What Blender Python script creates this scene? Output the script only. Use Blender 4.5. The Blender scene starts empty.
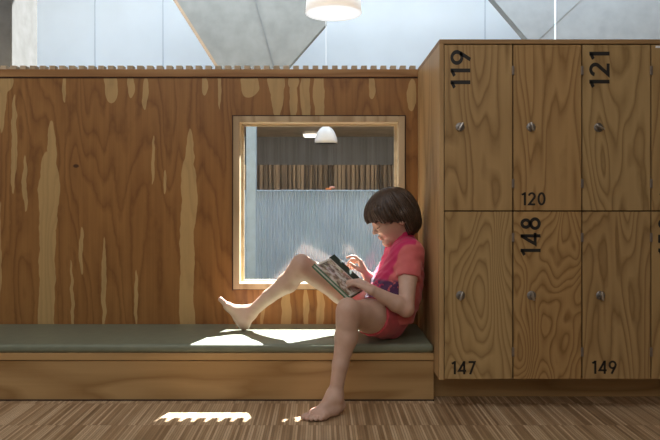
import bpy, bmesh, math, random
import numpy as np
from mathutils import Vector
random.seed(7)
R = math.radians
scene = bpy.context.scene
COL = scene.collection

# ------------------------------------------------------------------ camera
CAMZ = 0.76
FPX = 640.0
PX0, PY0 = 321.0, 200.0
cam_d = bpy.data.cameras.new('camera')
cam_d.sensor_width = 36.0
cam_d.lens = FPX / 660.0 * 36.0
cam_d.shift_x = (330 - PX0) / 660.0
cam_d.shift_y = -(220 - PY0) / 660.0
cam_d.clip_start = 0.05
cam = bpy.data.objects.new('camera', cam_d)
COL.objects.link(cam)
cam.location = (0, 0, CAMZ)
cam.rotation_euler = (R(90), 0, 0)
scene.camera = cam

# ------------------------------------------------------------------ light
w = bpy.data.worlds.new('sky')
scene.world = w
w.use_nodes = True
w.node_tree.nodes['Background'].inputs[0].default_value = (0.62, 0.78, 1.0, 1)
w.node_tree.nodes['Background'].inputs[1].default_value = .8

sun_d = bpy.data.lights.new('sun', 'SUN')
sun_d.energy = 42.0
sun_d.angle = R(0.53)
sun_d.color = (1.0, 0.97, 0.92)
sun = bpy.data.objects.new('sun', sun_d)
COL.objects.link(sun)
sun.rotation_euler = Vector((-0.228, -0.674, -1.0)).to_track_quat('-Z', 'Y').to_euler()

def area(name, loc, direction, sx, sy, power, color):
    d = bpy.data.lights.new(name, 'AREA')
    d.shape = 'RECTANGLE'
    d.size, d.size_y = sx, sy
    d.energy = power
    d.color = color
    o = bpy.data.objects.new(name, d)
    COL.objects.link(o)
    o.location = loc
    o.rotation_euler = Vector(direction).to_track_quat('-Z', 'Y').to_euler()
    return o
# daylight entering through the roof glazing over the back hall
area('roof_glazing_light', (0.0, 4.65, 3.38), (0, 0.75, -1), 6.0, 0.85, 104, (0.72, 0.86, 1.0))
# added fill lamps for the room in front, no openings are built there
area('room_fill_behind', (-0.6, -1.6, 2.6), (0.1, 1.0, -0.55), 3.6, 1.4, 36, (1.0, 0.95, 0.88))  # added fill from behind the viewpoint
area('room_fill_top', (-0.8, 1.2, 2.9), (0, 0.12, -1), 3.0, 1.2, 24, (0.97, 0.97, 1.0))  # added overhead fill below the closed ceiling
area('room_fill_side', (-3.3, 1.3, 1.5), (1, 0.15, -0.2), 1.6, 1.4, 8, (0.9, 0.95, 1.0))  # added weak fill from the left side

scene.view_settings.view_transform = 'Standard'
scene.view_settings.look = 'None'
scene.view_settings.gamma = 1.0
scene.view_settings.use_curve_mapping = False
scene.view_settings.exposure = -0.06

# ------------------------------------------------------------------ helpers
def px(x, y, Y):
    """world point seen at photo pixel x, y at distance Y from the camera"""
    return Vector(((x - PX0) * Y / FPX, Y, CAMZ - (y - PY0) * Y / FPX))

def link_mesh(name, me, mat=None, parent=None):
    o = bpy.data.objects.new(name, me)
    COL.objects.link(o)
    if mat is not None:
        me.materials.append(mat)
    if parent is not None:
        o.parent = parent
        o.matrix_parent_inverse = parent_inv(parent)
    return o

def parent_inv(p):
    from mathutils import Matrix
    m = Matrix.Identity(4)
    q = p
    chain = []
    while q is not None:
        chain.append(q)
        q = q.parent
    top = chain[-1]
    if len(chain) == 1:
        return Matrix.Translation(-top.location)
    return Matrix.Identity(4)     # deeper parents already sit in world coordinates

def empty(name, loc, label, cat, group=None):
    o = bpy.data.objects.new(name, None)
    o.empty_display_size = 0.05
    COL.objects.link(o)
    o.location = loc
    tag(o, label, cat, group)
    return o

def tag(o, label=None, cat=None, group=None, kind=None):
    if label: o['label'] = label
    if cat: o['category'] = cat
    if group: o['group'] = group
    if kind: o['kind'] = kind
    return o

class MB:
    def __init__(s):
        s.bm = bmesh.new()
    def box(s, x0, x1, y0, y1, z0, z1, bevel=0.0, seg=2):
        vs = [s.bm.verts.new(p) for p in ((x0,y0,z0),(x1,y0,z0),(x1,y1,z0),(x0,y1,z0),(x0,y0,z1),(x1,y0,z1),(x1,y1,z1),(x0,y1,z1))]
        fs = [s.bm.faces.new([vs[i] for i in f]) for f in ((0,3,2,1),(4,5,6,7),(0,1,5,4),(1,2,6,5),(2,3,7,6),(3,0,4,7))]
        if bevel > 0:
            es = list({e for f in fs for e in f.edges})
            bmesh.ops.bevel(s.bm, geom=es, offset=bevel, segments=seg, profile=0.5, affect='EDGES')
        return s
    def prism(s, pts, offs):
        """closed polygon (3-D points) pushed along offs"""
        a = [s.bm.verts.new(p) for p in pts]
        b = [s.bm.verts.new(Vector(p) + Vector(offs)) for p in pts]
        n = len(a)
        s.bm.faces.new(a); s.bm.faces.new(b[::-1])
        for i in range(n):
            j = (i + 1) % n
            s.bm.faces.new((a[i], b[i], b[j], a[j]))
        bmesh.ops.recalc_face_normals(s.bm, faces=s.bm.faces[:])
        return s
    def lathe(s, center, prof, axis='z', n=40):
        """prof: list of (radius, height along axis)"""
        rings = []
        for r, h in prof:
            ring = []
            for k in range(n):
                a = 2 * math.pi * k / n
                c, d = r * math.cos(a), r * math.sin(a)
                p = (c, d, h) if axis == 'z' else (c, h, d)
                ring.append(s.bm.verts.new(Vector(center) + Vector(p)))
            rings.append(ring)
        for i in range(len(rings) - 1):
            for k in range(n):
                m = (k + 1) % n
                s.bm.faces.new((rings[i][k], rings[i][m], rings[i+1][m], rings[i+1][k]))
        if prof[0][0] > 1e-6: s.bm.faces.new(rings[0][::-1])
        if prof[-1][0] > 1e-6: s.bm.faces.new(rings[-1])
        bmesh.ops.remove_doubles(s.bm, verts=[v for r_ in rings for v in r_], dist=1e-6)
        bmesh.ops.recalc_face_normals(s.bm, faces=s.bm.faces[:])
        return s
    def build(s, name, mat, parent=None, smooth=False, angle=None):
        me = bpy.data.meshes.new(name)
        s.bm.to_mesh(me); s.bm.free()
        if smooth:
            me.polygons.foreach_set('use_smooth', [True] * len(me.polygons))
            if angle is not None:
                try: me.set_sharp_from_angle(angle=angle)
                except Exception: pass
        return link_mesh(name, me, mat, parent)

def struct(name, mb, mat):
    return tag(mb.build(name, mat), kind='structure')

# ------------------------------------------------------------------ materials
class NT:
    def __init__(s, name):
        s.m = bpy.data.materials.new(name); s.m.use_nodes = True
        s.t = s.m.node_tree; s.t.nodes.clear()
        s.out = s.n('ShaderNodeOutputMaterial')
        s.b = s.n('ShaderNodeBsdfPrincipled')
        s.t.links.new(s.b.outputs[0], s.out.inputs[0])
    def n(s, typ, **kw):
        nd = s.t.nodes.new(typ)
        for k, v in kw.items(): setattr(nd, k, v)
        return nd
    def l(s, a, b): s.t.links.new(a, b)
    def obj(s): 
        return s.n('ShaderNodeTexCoord').outputs['Object']
    def mapping(s, vec, loc=(0,0,0), rot=(0,0,0), scale=(1,1,1), typ='POINT'):
        m = s.n('ShaderNodeMapping', vector_type=typ)
        m.inputs['Location'].default_value = loc
        m.inputs['Rotation'].default_value = rot
        m.inputs['Scale'].default_value = scale
        s.l(vec, m.inputs['Vector']); return m.outputs[0]
    def noise(s, vec, scale, detail=2, rough=.5, dist=0, out='Fac'):
        n = s.n('ShaderNodeTexNoise')
        n.inputs['Scale'].default_value = scale; n.inputs['Detail'].default_value = detail
        n.inputs['Roughness'].default_value = rough; n.inputs['Distortion'].default_value = dist
        s.l(vec, n.inputs['Vector']); return n.outputs[out]
    def math(s, op, a, b=None, c=None):
        m = s.n('ShaderNodeMath', operation=op)
        for i, v in enumerate((a, b, c)):
            if v is None: continue
            if isinstance(v, (int, float)): m.inputs[i].default_value = v
            else: s.l(v, m.inputs[i])
        return m.outputs[0]
    def ramp(s, fac, stops, interp='LINEAR'):
        r = s.n('ShaderNodeValToRGB'); r.color_ramp.interpolation = interp
        e = r.color_ramp.elements
        while len(e) < len(stops): e.new(0.5)
        for i, (p, c) in enumerate(stops):
            e[i].position = p
            e[i].color = (*c, 1) if isinstance(c, tuple) else (c, c, c, 1)
        s.l(fac, r.inputs[0]); return r.outputs[0]
    def maprange(s, v, a, b, c=0., d=1.):
        m = s.n('ShaderNodeMapRange'); m.interpolation_type = 'SMOOTHSTEP'
        for i, x in zip((1,2,3,4), (a,b,c,d)): m.inputs[i].default_value = x
        s.l(v, m.inputs[0]); return m.outputs[0]
    def mix(s, fac, a, b, blend='MIX'):
        m = s.n('ShaderNodeMix', data_type='RGBA', blend_type=blend)
        for idx, v in ((0, fac), (6, a), (7, b)):
            if isinstance(v, (int, float)): m.inputs[idx].default_value = v
            elif isinstance(v, tuple): m.inputs[idx].default_value = (*v, 1)
            else: s.l(v, m.inputs[idx])
        return m.outputs[2]
    def color(s, c):
        if isinstance(c, tuple): s.b.inputs['Base Color'].default_value = (*c, 1)
        else: s.l(c, s.b.inputs['Base Color'])
    def rough(s, v): 
        if isinstance(v, (int, float)): s.b.inputs['Roughness'].default_value = v
        else: s.l(v, s.b.inputs['Roughness'])
    def bump(s, h, dist=.001, strength=.5):
        b = s.n('ShaderNodeBump'); b.inputs['Distance'].default_value = dist
        b.inputs['Strength'].default_value = strength
        s.l(h, b.inputs['Height']); s.l(b.outputs[0], s.b.inputs['Normal'])

def plain(name, c, rough=.6, var=.08, nscale=30, metallic=0., spec=None):
    t = NT(name); v = t.obj()
    n = t.noise(v, nscale, 3)
    lo = tuple(max(0, x * (1 - var)) for x in c); hi = tuple(min(1, x * (1 + var)) for x in c)
    t.color(t.ramp(n, [(.3, lo), (.7, hi)]))
    t.rough(rough); t.b.inputs['Metallic'].default_value = metallic
    if spec is not None: t.b.inputs['Specular IOR Level'].default_value = spec
    return t.m

def ply(name, dark, light, grain='z', freq=12., cs=2.2, stretch=.22, rough=.45, seed=0., contrast=(.25,.8), fibre=.35, streaks=None, streak_col=None, knots=None, wig=.006):
    """rotary-cut plywood: contour figure of a stretched noise field plus fine fibres"""
    t = NT(name); v = t.obj()
    k = {'z': (cs, cs, cs*stretch), 'x': (cs*stretch, cs, cs), 'y': (cs, cs*stretch, cs)}[grain]
    f = {'z': (220, 220, 5), 'x': (5, 220, 220), 'y': (220, 5, 220)}[grain]
    f2 = {'z': (60, 60, 1.2), 'x': (1.2, 60, 60), 'y': (60, 1.2, 60)}[grain]
    base = t.noise(t.mapping(v, loc=(seed, seed*1.7, seed*.6), scale=k), 1.0, 2.5, .42, .25)
    jit = t.noise(t.mapping(v, scale={'z': (45, 45, 28), 'x': (28, 45, 45), 'y': (45, 28, 45)}[grain]), 1.0, 2, .5)
    base = t.math('ADD', base, t.math('MULTIPLY', t.math('SUBTRACT', jit, .5), wig))
    band = t.math('FRACT', t.math('MULTIPLY', base, freq))
    band = t.ramp(band, [(0., .05), (.16, .5), (.45, .85), (.74, .95), (.90, .45), (1., 0.)])
    fib = t.noise(t.mapping(v, scale=f), 1.0, 3, .6)
    fib2 = t.noise(t.mapping(v, loc=(seed,0,0), scale=f2), 1.0, 2, .5)
    mixv = t.math('ADD', t.math('MULTIPLY', band, 1 - fibre), t.math('ADD', t.math('MULTIPLY', fib, fibre*.45), t.math('MULTIPLY', fib2, fibre*.75)))
    col = t.ramp(mixv, [(contrast[0], dark), (contrast[1], light)])
    big = t.noise(t.mapping(v, scale=k), .7, 1)
    col = t.mix(t.maprange(big, .3, .7, 0, .5), col, t.mix(1., col, (.86, .80, .74), 'MULTIPLY'))
    if streaks:
        wob = t.noise(t.mapping(v, scale=(6, 6, 9)), 1.0, 2, .5, 0, 'Color')
        sub = t.n('ShaderNodeVectorMath', operation='SUBTRACT'); t.l(wob, sub.inputs[0]); sub.inputs[1].default_value = (.5,.5,.5)
        mul = t.n('ShaderNodeVectorMath', operation='MULTIPLY'); t.l(sub.outputs[0], mul.inputs[0]); mul.inputs[1].default_value = (.035, 0, .10)
        add = t.n('ShaderNodeVectorMath', operation='ADD'); t.l(v, add.inputs[0]); t.l(mul.outputs[0], add.inputs[1])
        vv = add.outputs[0]; acc = None
        for (cx, cy, hw, hh) in streaks:
            c = px(cx, cy, WY)
            g = t.n('ShaderNodeTexGradient', gradient_type='SPHERICAL')
            t.l(t.mapping(vv, loc=(c.x, WY, c.z), scale=(hw*WY/FPX, 50, hh*WY/FPX), typ='TEXTURE'), g.inputs[0])
            acc = g.outputs[1] if acc is None else t.math('MAXIMUM', acc, g.outputs[1])
        m = t.maprange(acc, 0.0, 0.05)
        fl = t.ramp(mixv, [(.2, tuple(x*.80 for x in streak_col)), (.8, streak_col)])
        col = t.mix(t.math('MULTIPLY', m, .85), col, fl)
    if knots:
        for (kx, kz, r) in knots:
            g = t.n('ShaderNodeTexGradient', gradient_type='SPHERICAL')
            t.l(t.mapping(v, loc=(kx, WY, kz), scale=(r*1.3, 50, r*.8), typ='TEXTURE'), g.inputs[0])
            col = t.mix(t.maprange(g.outputs[1], .1, .5), col, (.07, .03, .012))
    t.color(col); t.rough(rough); t.b.inputs['Specular IOR Level'].default_value = .3
    t.bump(fib, .0006, .25)
    return t.m

WY = 2.84            # wall face
CY = 2.32            # locker front
BY = 2.424           # bench front
streaks = [
 (49,192,11,42),(52,156,4.5,34),(47,262,8.5,100),(46,310,8,60),(189,194,9,40),(190,160,4.2,32),(187,264,7.5,100),(187,320,8,50),
 (14,145,3,48),(25,186,2.5,27),(1,95,5,38),(3,80,10,14),(111,84,7,22),(131,86,3.5,14),(145,92,3,19),
 (250,84,9,12),(277,92,7,24),(276,84,9,14),(294,96,4.5,22),(294,82,6,9),(306,94,5,30),(319,96,5.5,34),(412,94,5,18),
 (82,250,2,24),(104,285,2.6,45),(165,182,1.5,14),(153,160,1.6,26),(286,315,5,36),(306,310,3,25),(72,300,1.6,40),(136,300,1.8,30),(320,310,4,30),(262,310,2,20),
 (0,250,1.6,50),(219,90,1.8,20),(205,86,3,13),(64,86,2,15),(372,86,3,13)]
M = {}
M['wall'] = ply('cherry_plywood', (.132,.050,.013), (.370,.182,.058), 'z', freq=15, cs=5.0, stretch=.16, rough=.38,
                contrast=(.05,.95), fibre=.62, wig=.022, streaks=streaks, streak_col=(.52,.35,.15), knots=[(px(76,166,WY).x, px(76,166,WY).z, .014)])
M['rail'] = ply('rail_wood', (.27,.13,.045), (.42,.235,.095), 'x', freq=7, cs=5, stretch=.08, rough=.4)
M['frame'] = ply('window_frame_wood', (.37,.27,.155), (.52,.405,.255), 'z', freq=6, cs=6, stretch=.1, rough=.45)
M['lining'] = ply('pale_lining_wood', (.60,.50,.33), (.74,.64,.45), 'x', freq=6, cs=6, stretch=.1, rough=.5)
M['bench'] = ply('bench_plywood', (.33,.195,.078), (.48,.315,.145), 'x', freq=8, cs=3.6, stretch=.2, rough=.42, fibre=.4)
M['bench_edge'] = ply('bench_edge_wood', (.38,.23,.09), (.52,.34,.155), 'x', freq=6, cs=6, stretch=.06, rough=.42)
M['carcass'] = ply('carcass_plywood', (.38,.235,.105), (.54,.36,.175), 'z', freq=8, cs=4, stretch=.15, rough=.42)
M['carcass_edge'] = ply('carcass_edge', (.27,.16,.07), (.38,.235,.11), 'x', freq=6, cs=8, stretch=.06, rough=.45)
M['inside'] = plain('dark_gap_shade', (.05, .022, .01), .8)  # near-black for dark joints and for shade painted into gaps
M['batten'] = ply('batten_wood', (.46,.36,.24), (.62,.50,.35), 'z', freq=5, cs=8, stretch=.1, rough=.6)
M['ink'] = plain('black_number_film', (.012, .010, .009), .5)
M['steel'] = plain('brushed_steel', (.55,.54,.52), .32, .1, 80, 1.0)
M['steel_dark'] = plain('worn_steel', (.28,.27,.26), .4, .2, 90, 1.0)
M['hinge'] = plain('hinge_nickel', (.24,.20,.17), .45, .1, 60, .6)
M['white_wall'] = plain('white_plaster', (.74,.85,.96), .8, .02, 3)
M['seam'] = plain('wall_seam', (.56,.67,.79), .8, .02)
M['concrete'] = plain('grey_wood_wool', (.215,.225,.215), .9, .10, 9)
M['concrete_b'] = plain('pale_wood_wool', (.25,.275,.29), .9, .08, 9)
M['column'] = plain('grey_concrete', (.17,.185,.19), .85, .16, 14)
M['ceiling'] = plain('ceiling_paint', (.62,.60,.56), .9, .03)
M['sidewall'] = plain('room_wall_paint', (.60,.55,.48), .9, .04)
M['trim_wood'] = plain('panel_edge_timber', (.36,.27,.18), .7)
M['pale_post'] = plain('pale_blue_post', (.42,.62,.86), .6, .08, 18)
M['dark_fascia'] = plain('dark_grey_fascia', (.12,.155,.21), .5, .35, 5)
M['tan_soffit'] = plain('tan_soffit', (.60,.52,.40), .7, .15, 6)
M['lamp_white'] = plain('lamp_opal_white', (.86,.88,.90), .35, .02)
M['orange'] = plain('orange_spot', (.85,.28,.08), .7)
M['pink'] = plain('pink_spot', (.85,.45,.40), .7)

def screen_mat():
    t = NT('ribbed_blue_panel'); v = t.obj()
    n = t.noise(v, 4, 3)
    t.color(t.ramp(n, [(.3, (.44,.60,.78)), (.7, (.55,.71,.89))]))
    t.rough(.45); return t.m
M['screen'] = screen_mat()
def fascia_mat():
    t = NT('ribbed_grey_fascia'); v = t.obj()
    n = t.noise(t.mapping(v, scale=(30, 30, .5)), 1.0, 2, .7)
    b = t.noise(v, 2.2, 2)
    f = t.math('ADD', t.math('MULTIPLY', n, .6), t.math('MULTIPLY', b, .4))
    t.color(t.ramp(f, [(.35, (.095,.115,.15)), (.65, (.20,.24,.30))])); t.rough(.5); return t.m
M['dark_fascia'] = fascia_mat()

def slat_mat():
    t = NT('slatted_timber'); v = t.obj()
    n = t.noise(t.mapping(v, scale=(22, 22, .4)), 1.0, 2, .7)
    t.color(t.ramp(n, [(.36, (.12,.11,.11)), (.5, (.42,.35,.28)), (.64, (.68,.57,.44))]))
    t.rough(.6); return t.m
M['slats'] = slat_mat()

def floor_mat():
    t = NT('strip_parquet'); v = t.obj()
    mv = t.mapping(v, loc=(.09, 0, 0), rot=(0, 0, R(90)))
    b = t.n('ShaderNodeTexBrick'); b.offset = 0.0; b.squash = 1.0
    for k, x in (('Scale', 1.0), ('Mortar Size', .0006), ('Mortar Smooth', .1), ('Bias', 0.), ('Brick Width', .23), ('Row Height', .0085)):
        b.inputs[k].default_value = x
    b.inputs['Color1'].default_value = (0,0,0,1); b.inputs['Color2'].default_value = (1,1,1,1); b.inputs['Mortar'].default_value = (.25,.25,.25,1)
    t.l(mv, b.inputs['Vector'])
    fib = t.noise(t.mapping(v, scale=(260, 9, 1)), 1.0, 3, .6)
    grp = t.noise(t.mapping(v, scale=(9, 3.0, 1)), 1.0, 2, .6)
    f = t.math('ADD', t.math('MULTIPLY', b.outputs['Color'], .45), t.math('ADD', t.math('MULTIPLY', fib, .3), t.math('MULTIPLY', grp, .35)))
    col = t.ramp(f, [(.22, (.185,.108,.050)), (.48, (.395,.262,.148)), (.78, (.64,.48,.31))])
    col = t.mix(t.math('MULTIPLY', b.outputs['Fac'], .5), col, (.10,.055,.025))
    t.color(col); t.rough(t.maprange(fib, .2, .8, .32, .48))
    t.bump(t.math('MULTIPLY', b.outputs['Fac'], -1.), .0008, .5)
    return t.m
M['floor'] = floor_mat()

def glass_mat():
    m = bpy.data.materials.new('window_glass'); m.use_nodes = True
    t = m.node_tree; t.nodes.clear()
    o = t.nodes.new('ShaderNodeOutputMaterial'); mx = t.nodes.new('ShaderNodeMixShader')
    tr = t.nodes.new('ShaderNodeBsdfTransparent'); tr.inputs[0].default_value = (.95,.97,.98,1)
    gl = t.nodes.new('ShaderNodeBsdfGlossy'); gl.inputs['Roughness'].default_value = .02
    f = t.nodes.new('ShaderNodeFresnel'); ge = t.nodes.new('ShaderNodeNewGeometry')
    mr = t.nodes.new('ShaderNodeMapRange'); mr.inputs[3].default_value = 1.45; mr.inputs[4].default_value = 1/1.45
    t.links.new(ge.outputs['Backfacing'], mr.inputs[0]); t.links.new(mr.outputs[0], f.inputs[0])
    t.links.new(f.outputs[0], mx.inputs[0]); t.links.new(tr.outputs[0], mx.inputs[1]); t.links.new(gl.outputs[0], mx.inputs[2])
    t.links.new(mx.outputs[0], o.inputs[0]); return m
M['glass'] = glass_mat()

def fabric(name, c, rough=.75, sheen=.1, scale=900, var=.10):
    t = NT(name); v = t.obj()
    n = t.noise(v, 25, 3); f = t.noise(v, scale, 1)
    lo = tuple(x*(1-var) for x in c); hi = tuple(min(1, x*(1+var)) for x in c)
    t.color(t.ramp(n, [(.3, lo), (.7, hi)])); t.rough(rough)
    t.b.inputs['Sheen Weight'].default_value = sheen
    t.bump(f, .0004, .4); return t.m
M['cushion'] = fabric('grey_green_vinyl', (.185,.208,.150), .42, 0., 500, .06)

# ------------------------------------------------------------------ structure
XL, XR, YB, YF = -3.6, 3.8, -2.4, 7.0
HZ = -0.9
TOPZ = 3.4
m = MB(); m.box(XL, XR, YB, 3.0, -.06, 0)
struct('floor', m, M['floor'])
m = MB(); m.box(XL, XR, 3.0, YF, HZ - .06, HZ)
struct('floor_back', m, M['floor'])
m = MB(); m.box(XL, XR, 3.0, 3.02, HZ, -.06)
struct('trim_8', m, M['concrete'])
m = MB(); m.box(XL - .1, XL, YB, YF, HZ, TOPZ)
struct('wall_left', m, M['sidewall'])
m = MB(); m.box(XR, XR + .1, YB, YF, HZ, TOPZ)
struct('wall_right', m, M['sidewall'])
m = MB(); m.box(XL, XR, YB - .1, YB, -.06, TOPZ)
struct('wall_behind', m, M['sidewall'])
m = MB(); m.box(XL, XR, YB, 4.1, 3.0, 3.1)
struct('ceiling', m, M['ceiling'])
m = MB(); m.box(XL, XR, 5.1, YF, TOPZ, TOPZ+.08)
struct('ceiling_sun_stop', m, M['ceiling'])  # unseen roof slab, added to cut the sun reaching the hall
m = MB(); m.box(XL, XR, 4.02, 4.1, 3.1, TOPZ+.08)
struct('trim_9', m, M['ceiling'])
m = MB(); m.box(XL, XR, YF, YF + .1, HZ, TOPZ)
struct('wall_back', m, M['white_wall'])
# seams of the white wall boards
m = MB()
for sx in (28, 95, 163, 485, 555):
    x = px(sx, 0, YF).x
    m.box(x - .006, x + .006, YF - .008, YF, HZ, TOPZ)
struct('trim_7', m, M['seam'])

# partition wall with its window opening
wx0, wx1 = px(233.5,0,WY).x, px(404.5,0,WY).x
OX0, OX1 = -.361, .344            # clear opening
OZ1 = CAMZ + 78*2.83/FPX + .0     # head
OZ0 = CAMZ - 83.5*2.83/FPX        # sill
WT = 2.94                         # rear face
WTOP = px(0, 77, WY).z
m = MB()
m.box(XL, OX0-.022, WY, WT, -.0, WTOP)
m.box(OX1+.022, XR, WY, WT, -.0, WTOP)
m.box(OX0-.022, OX1+.022, WY, WT, OZ1+.022, WTOP)
m.box(OX0-.022, OX1+.022, WY, WT, -.0, OZ0-.022)
struct('wall_front', m, M['wall'])
m = MB(); m.box(XL, XR, WY-.006, WT+.0, WTOP, px(0,69.4,WY).z, .0015, 1)
struct('trim_1', m, M['rail'])
m = MB(); m.box(XL, XR, WY-.0015, WY, WTOP-.006, WTOP)
struct('rail_shade_strip', m, M['inside'])  # dark strip painting the shadow line under the rail
# vertical battens cladding the rear of the partition
m = MB()
pitch = .0448
k0 = int(-2.2/pitch)
z_top = px(0, 67.4, 2.98).z
for k in range(k0, int(2.2/pitch)):
    x = k*pitch + .006
    a, b = x, x + .026
    if b > OX0 and a < OX1:
        m.box(a, b, WT, WT+.04, OZ1+.001, z_top)
        m.box(a, b, WT, WT+.04, 0.0, OZ0-.02)
    else:
        m.box(a, b, WT, WT+.04, 0.0, z_top)
struct('trim_3', m, M['batten'])

# window: proud frame, linings, glass
win = bpy.data.objects.new('window_1', None); COL.objects.link(win); win.location = ((OX0+OX1)/2, WT, OZ0); tag(win, kind='structure')
fz1, fz0 = px(0,116.5,WY).z, px(0,289,WY).z
m = MB(); fy0, fy1 = WY-.014, WY
m.box(wx0, OX0, fy0, fy1, fz0, fz1, .0015, 1)
m.box(OX1, wx1, fy0, fy1, fz0, fz1, .0015, 1)
m.box(OX0, OX1, fy0, fy1, OZ1, fz1, .0015, 1)
m.box(OX0, OX1, fy0, fy1, fz0, OZ0, .0015, 1)
m.build('window_frame', M['frame'], win)
m = MB(); g = .006
m.box(wx0-g, wx0, WY-.002, WY, fz0-g, fz1+g); m.box(wx1, wx1+g, WY-.002, WY, fz0-g, fz1+g)
m.box(wx0, wx1, WY-.002, WY, fz1, fz1+g); m.box(wx0, wx1, WY-.002, WY, fz0-g*.5, fz0)
m.build('frame_shade_strip', M['inside'], win)  # flat dark strips round the frame, gap shade put into colour
m = MB()
m.box(OX0-.022, OX0, WY, WT, OZ0-.022, OZ1+.022); m.box(OX1, OX1+.022, WY, WT, OZ0-.022, OZ1+.022)
m.box(OX0, OX1, WY, WT, OZ1, OZ1+.022)
m.build('window_lining', M['lining'], win)
m = MB(); m.box(OX0, OX1, WY, WT+.0, OZ0-.022, OZ0)
m.build('window_sill', M['lining'], win)
m = MB()
q = .010
m.box(OX0, OX0+q, 2.915, 2.935, OZ0, OZ1); m.box(OX1-q, OX1, 2.915, 2.935, OZ0, OZ1)
m.box(OX0+q, OX1-q, 2.915, 2.935, OZ1-.008, OZ1); m.box(OX0+q, OX1-q, 2.915, 2.935, OZ0, OZ0+.005)
m.build('glazing_bead', M['lining'], win)
m = MB(); m.box(OX0+q, OX1-q, 2.921, 2.927, OZ0+.005, OZ1-.008)
m.build('window_glass', M['glass'], win)

# concrete column at far left, pale post behind the window
xe = px(11.5,0,3.25).x
m = MB(); m.box(xe-.34, xe, 3.25, 3.55, HZ, 3.0, .006, 1)
struct('trim_4', m, M['column'])
a, b = px(246,0,4.3).x, px(256,0,4.3).x
m = MB(); m.box(a, b, 4.3, 4.36, HZ, 1.62, .004, 1)
struct('trim_5', m, M['pale_post'])

# sloping light-well boards under the roof
def funnel(name, pts, mat, seams, slope, thick=.10):
    def P(x, y):
        # plane through Y=5.5 at photo height 68, leaning back with height
        Y = 5.5
        p = px(x, y, Y)
        return Vector((p.x, Y + (p.z-1.9)*slope, p.z + (p.z-1.9)*slope*(p.z-CAMZ)/Y)) if False else p + Vector((0, slope*(p.z-1.9), 0))
    mb = MB(); mb.prism([P(*q_) for q_ in pts], (0, thick, 0))
    struct(name, mb, mat)
    for i, (x0, y0, x1, y1, wd, mt) in enumerate(seams):
        s_ = MB()
        s_.prism([P(x0-wd/2, y0), P(x0+wd/2, y0), P(x1+wd/2, y1), P(x1-wd/2, y1)], (0, -.006, 0))
        struct(name + '_seam' if i == 0 else name + '_edge', s_, mt)
funnel('ceiling_slope', [(140,-55),(224,78),(279,78),(327,23),(327,-55)], M['concrete'],
       [(240,-55,277,78,.9,M['column']), (140,-55,224,78,3.5,M['trim_wood'])], 0.0)
funnel('ceiling_slope', [(447,-55),(530,42),(546,42),(546,60),(900,60),(900,-55)], M['concrete_b'],
       [(640,-55,536,42,.7,M['concrete']), (555,-55,555,60,1.6,M['white_wall'])], 0.0)

# what is seen through the window
m = MB()
m.box(XL, XR, 4.95, 6.05, 1.353, 1.50)
struct('trim_6', m, M['tan_soffit'])
m = MB(); zb = CAMZ + 35*6.0/FPX
m.box(XL, XR, 6.0, 6.05, zb, 1.353)
struct('wall_fascia', m, M['dark_fascia'])
m = MB()
x = -1.6
rnd = random.Random(3)
while x < 1.6:
    wd = rnd.uniform(.018, .045)
    m.box(x, x+wd, 6.0-rnd.uniform(.01,.03), 6.05, HZ, zb)
    x += wd + rnd.uniform(.006, .02)
m.box(XL, XR, 6.03, 6.06, HZ, zb)
struct('wall_slatted', m, M['slats'])

# ribbed translucent looking screen in the back hall
sroot = empty('ribbed_screen', (0, 5.0, HZ), 'pale blue ribbed screen standing in the hall behind the window', 'screen')
bm = bmesh.new()
rows = []
zt = CAMZ + 10*5.0/FPX
xs0, xs1 = -1.5, 1.5
n = int((xs1-xs0)/.023*6)
front, back = [], []
for i in range(n+1):
    x = xs0 + (xs1-xs0)*i/n
    y = 5.0 + .007*math.cos(2*math.pi*i/6)
    front.append((bm.verts.new((x,y,HZ+.04)), bm.verts.new((x,y,zt-.008))))
    back.append((bm.verts.new((x,y+.006,HZ+.04)), bm.verts.new((x,y+.006,zt-.008))))
for i in range(n):
    bm.faces.new((front[i][0], front[i+1][0], front[i+1][1], front[i][1]))
    bm.faces.new((back[i+1][0], back[i][0], back[i][1], back[i+1][1]))
    bm.faces.new((front[i][1], front[i+1][1], back[i+1][1], back[i][1]))
    bm.faces.new((front[i][0], back[i][0], back[i+1][0], front[i+1][0]))
bmesh.ops.recalc_face_normals(bm, faces=bm.faces[:])
me = bpy.data.meshes.new('ribbed_sheet'); bm.to_mesh(me); bm.free()
link_mesh('ribbed_sheet', me, M['screen'], sroot)
m = MB(); m.box(xs0, xs1, 4.985, 5.022, zt-.012, zt, .002, 1); m.build('top_rail', M['pale_post'], sroot)
m = MB(); m.box(xs0, xs1, 4.97, 5.035, HZ, HZ+.045, .002, 1); m.build('base_rail', M['pale_post'], sroot)
c = px(330, 189, 5.0)
stand_in = empty('coloured_spot', (c.x, 5.0, zt), 'tiny orange and pink spot, a stand-in on top of the ribbed screen', 'cloth')  # solid pieces standing in for an unreadable coloured spot
m = MB(); m.box(c.x-.034, c.x+.012, 4.985, 5.02, zt, zt+.016, .006, 3); m.build('orange_piece', M['orange'], stand_in, True)
m = MB(); m.box(c.x-.004, c.x+.038, 4.982, 5.018, zt+.012, zt+.028, .006, 3); m.build('pink_piece', M['pink'], stand_in, True)

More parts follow.
